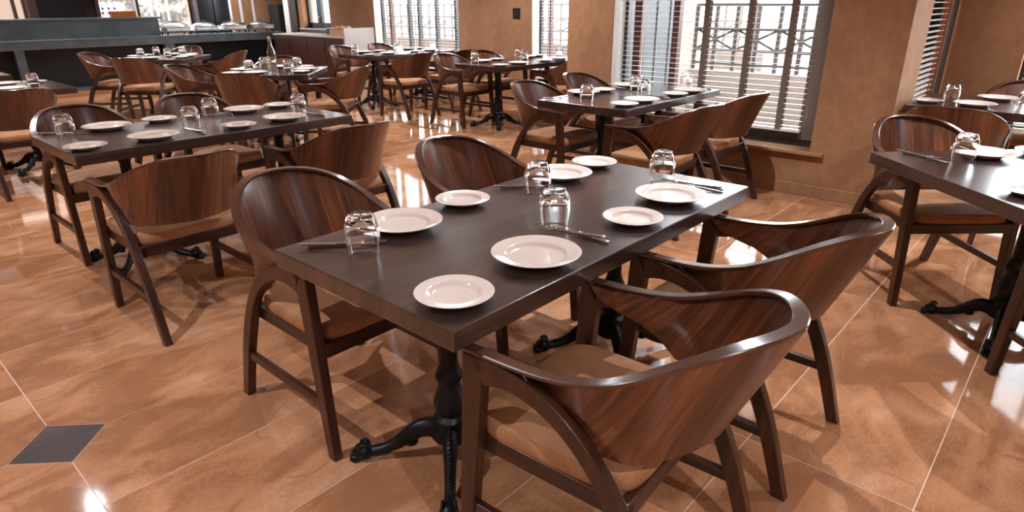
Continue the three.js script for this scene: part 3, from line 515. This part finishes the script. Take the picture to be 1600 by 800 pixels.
{
  let src = null; const xs = [[4.2, 4.66], [4.74, 5.2], [5.28, 5.8], [5.88, 6.4]], lab = ['leftmost of the four chafing dishes on the black counter', 'second chafing dish from the left on the black counter', 'third chafing dish from the left on the black counter', 'rightmost of the four chafing dishes on the black counter'];
  xs.forEach(([a, b], i) => { const p = [(a + b) / 2, .9, -12.33];
    if (!src) { src = thing('chafing_dish', lab[0], 'chafing dish', null, p);
      for (const sx of [-1, 1]) for (const sz of [-1, 1]) part('leg', rbox(sx * .2 - .012, sx * .2 + .012, 0, .055, sz * .13 - .012, sz * .13 + .012, .003, 'y'), M.black, src);
      part('water_pan', rbox(-.225, .225, .05, .135, -.16, .16, .022, 'x', 3), M.chrome, src); part('rim', rbox(-.238, .238, .13, .143, -.172, .172, .005, 'x', 2), M.steel, src);
      const lid = new THREE.SphereGeometry(1, 32, 12, 0, Math.PI * 2, 0, Math.PI / 2); lid.scale(.222, .065, .155); lid.translate(0, .143, 0); part('lid', lid, M.chrome, src); const h = new THREE.TorusGeometry(.045, .007, 8, 18, Math.PI); h.translate(0, .195, .0); part('handle', h, M.black, src);
    } else copyOf(src, 'chafing_dish', lab[i], p); });
}
{
  // dark panels, posts and things of the back wall
  struct('trim_8', rbox(2.37, 2.51, .9, 2.6, -13.26, -13.14, .004, 'y'), M.brownframe); struct('trim_9', rbox(3.41, 3.48, .9, 2.6, -13.26, -13.14, .004, 'y'), M.brownframe);
  const p = thing('dark_cabinet', 'black glossy cabinet front between two brown posts behind the counter', 'cabinet', null, [2.96, 0, -13.2]);
  part('door', rbox(-.44, .0, .85, 2.5, -.03, .03, .004, 'y'), M.darkpanel, p); part('door', rbox(.005, .44, .85, 2.5, -.03, .03, .004, 'y'), M.darkpanel, p); part('body', rbox(-.44, .44, 0, .84, -.04, .03, .004, 'y'), M.darkpanel, p);
  const q = thing('dark_column', 'dark grey column clad in panels behind the chafing dishes', 'column', null, [5.52, 0, -13.1]);
  for (let i = 0; i < 2; i++) part('panel', rbox(-.32 + i * .33, -.005 + i * .33, 0, 2.75, -.14, .12, .006, 'y'), M.darkpanel, q); part('edge_strip', rbox(.325, .375, 0, 2.75, -.12, .125, .004, 'y'), M.white, q);
  const f = thing('grey_cupboard', 'dark grey cupboard beside the white corner post', 'cupboard', null, [6.95, 0, -12.75]);
  part('body', rbox(-.25, .45, 0, 1.42, -.2, .2, .005, 'y'), M.darkframe, f); part('door', rbox(-.245, .1, .02, 1.4, .2, .216, .004, 'y'), M.darkframe, f); part('door', rbox(.105, .445, .02, 1.4, .2, .216, .004, 'y'), M.darkframe, f);
  const o = thing('orange_box', 'small orange box on the raised black ledge', 'box', null, [3.62, 1.227, -12.45]); part('body', rbox(-.2, .2, 0, .085, -.06, .06, .004), M.orange, o); part('lid', rbox(-.205, .205, .085, .1, -.065, .065, .003), M.orange, o);
  // what shows through the back windows
  struct('garden_wall', box(3.3, 9, -.06, 3.2, -16.2, -16), M.stone); struct('yard_wall', box(-2, 3.1, -.06, 3.0, -14.7, -14.5), M.render);
  const r = thing('tiled_roof', 'pale scalloped tile roof edge outside the back window', 'roof', null, [3.9, 1.12, -14.6]);
  const tg = (() => { const g = new THREE.CylinderGeometry(.055, .055, .26, 12, 1, true, 0, Math.PI); g.rotateZ(Math.PI / 2); g.rotateY(Math.PI / 2); return g; })();
  for (let row = 0; row < 4; row++) for (let i = 0; i < 9; i++) { const m = part('roof_tile', tg, M.rooftile, r); m.position.set(-.45 + i * .115 + (row % 2) * .05, row * .09, -row * .16); m.rotation.x = .45; m.rotation.z = Math.PI / 2 * 0; }
  part('roof_deck', rbox(-.55, .65, -.1, -.07, -.6, .15, .01), M.rooftile, r);
}
// ------------------------------------------------------------------ sideboard by the far right wall
{
  const s = thing('sideboard', 'dark wood sideboard with pale end panel along the far wall', 'sideboard', null, [6.16, 0, -10]);
  part('body', rbox(-.29, .32, .06, .87, -1.28, 1.02, .004, 'z'), M.cabinet, s); part('plinth', rbox(-.25, .32, 0, .06, -1.25, 1.02, .003, 'z'), M.black, s); part('top', rbox(-.33, .32, .87, .9, -1.3, 1.02, .004, 'z'), M.laminate, s);
  for (let i = 0; i < 4; i++) { const d = part('door', rbox(-.308, -.29, .09, .84, -1.26 + i * .57, -.7 + i * .57, .003, 'y'), M.cabinet, s); part('handle', rbox(-.322, -.308, .6, .72, -.76 + i * .57, -.745 + i * .57, .003, 'y'), M.steel, d); }
  part('end_panel', rbox(-.3, .33, 0, 1.035, 1.02, 1.06, .004, 'y'), M.laminate, s); part('splash_back', rbox(.28, .32, .9, .955, -1.28, 1.02, .004, 'z'), M.cabinet, s);
  const t = thing('wooden_tray', 'wooden tray holding bread rolls on the sideboard', 'tray', null, [6.08, .901, -9.3]); part('base', rbox(-.12, .12, 0, .012, -.24, .24, .004, 'z'), M.traywood, t); part('rack', rbox(-.1, .1, .08, .09, -.22, .22, .003, 'z'), M.traywood, t); for (const z of [-1, 1]) part('side', rbox(-.12, .12, .012, .1, z * .23 - .009, z * .23 + .009, .003), M.traywood, t); for (const x of [-1, 1]) part('side', rbox(x * .111 - .009, x * .111 + .009, .012, .1, -.221, .221, .003, 'z'), M.traywood, t);
  const loaf = (() => { const g = new THREE.SphereGeometry(1, 18, 12); g.scale(.05, .045, .05); const P = g.attributes.position; for (let i = 0; i < P.count; i++) if (P.getY(i) < -.03) P.setY(i, -.03); g.translate(0, .03, 0); g.computeVertexNormals(); return g; })();
  const labs = ['leftmost bread roll in the wooden tray', 'second bread roll from left in the wooden tray', 'third bread roll from left in the wooden tray', 'rightmost bread roll in the wooden tray']; labs.forEach((l, i) => item('bread_roll', loaf, M.bread, l, 'bread', 6.08 + (i % 2) * .02, .992, -9.46 + i * .106, 0));
  const top = (() => { const g = thing('serving_box', 'small grey box at the back of the sideboard', 'box', null, [6.28, .901, -9.85]); part('body', rbox(-.1, .1, 0, .1, -.13, .13, .004), M.greyboard, g); part('lid', rbox(-.105, .105, .1, .115, -.135, .135, .004), M.white, g); return g; })(); void top;
  const w = thing('wall_switch', 'small black switch plate on the brown wall', 'switch', null, [6.5, 1.29, -5.55]); part('plate', rbox(-.012, 0, -.07, .07, -.07, .07, .004, 'y'), M.black, w); part('rocker', rbox(-.018, -.012, -.035, .035, -.03, .03, .002, 'y'), M.darkframe, w);
}
renderer.render(scene, camera);
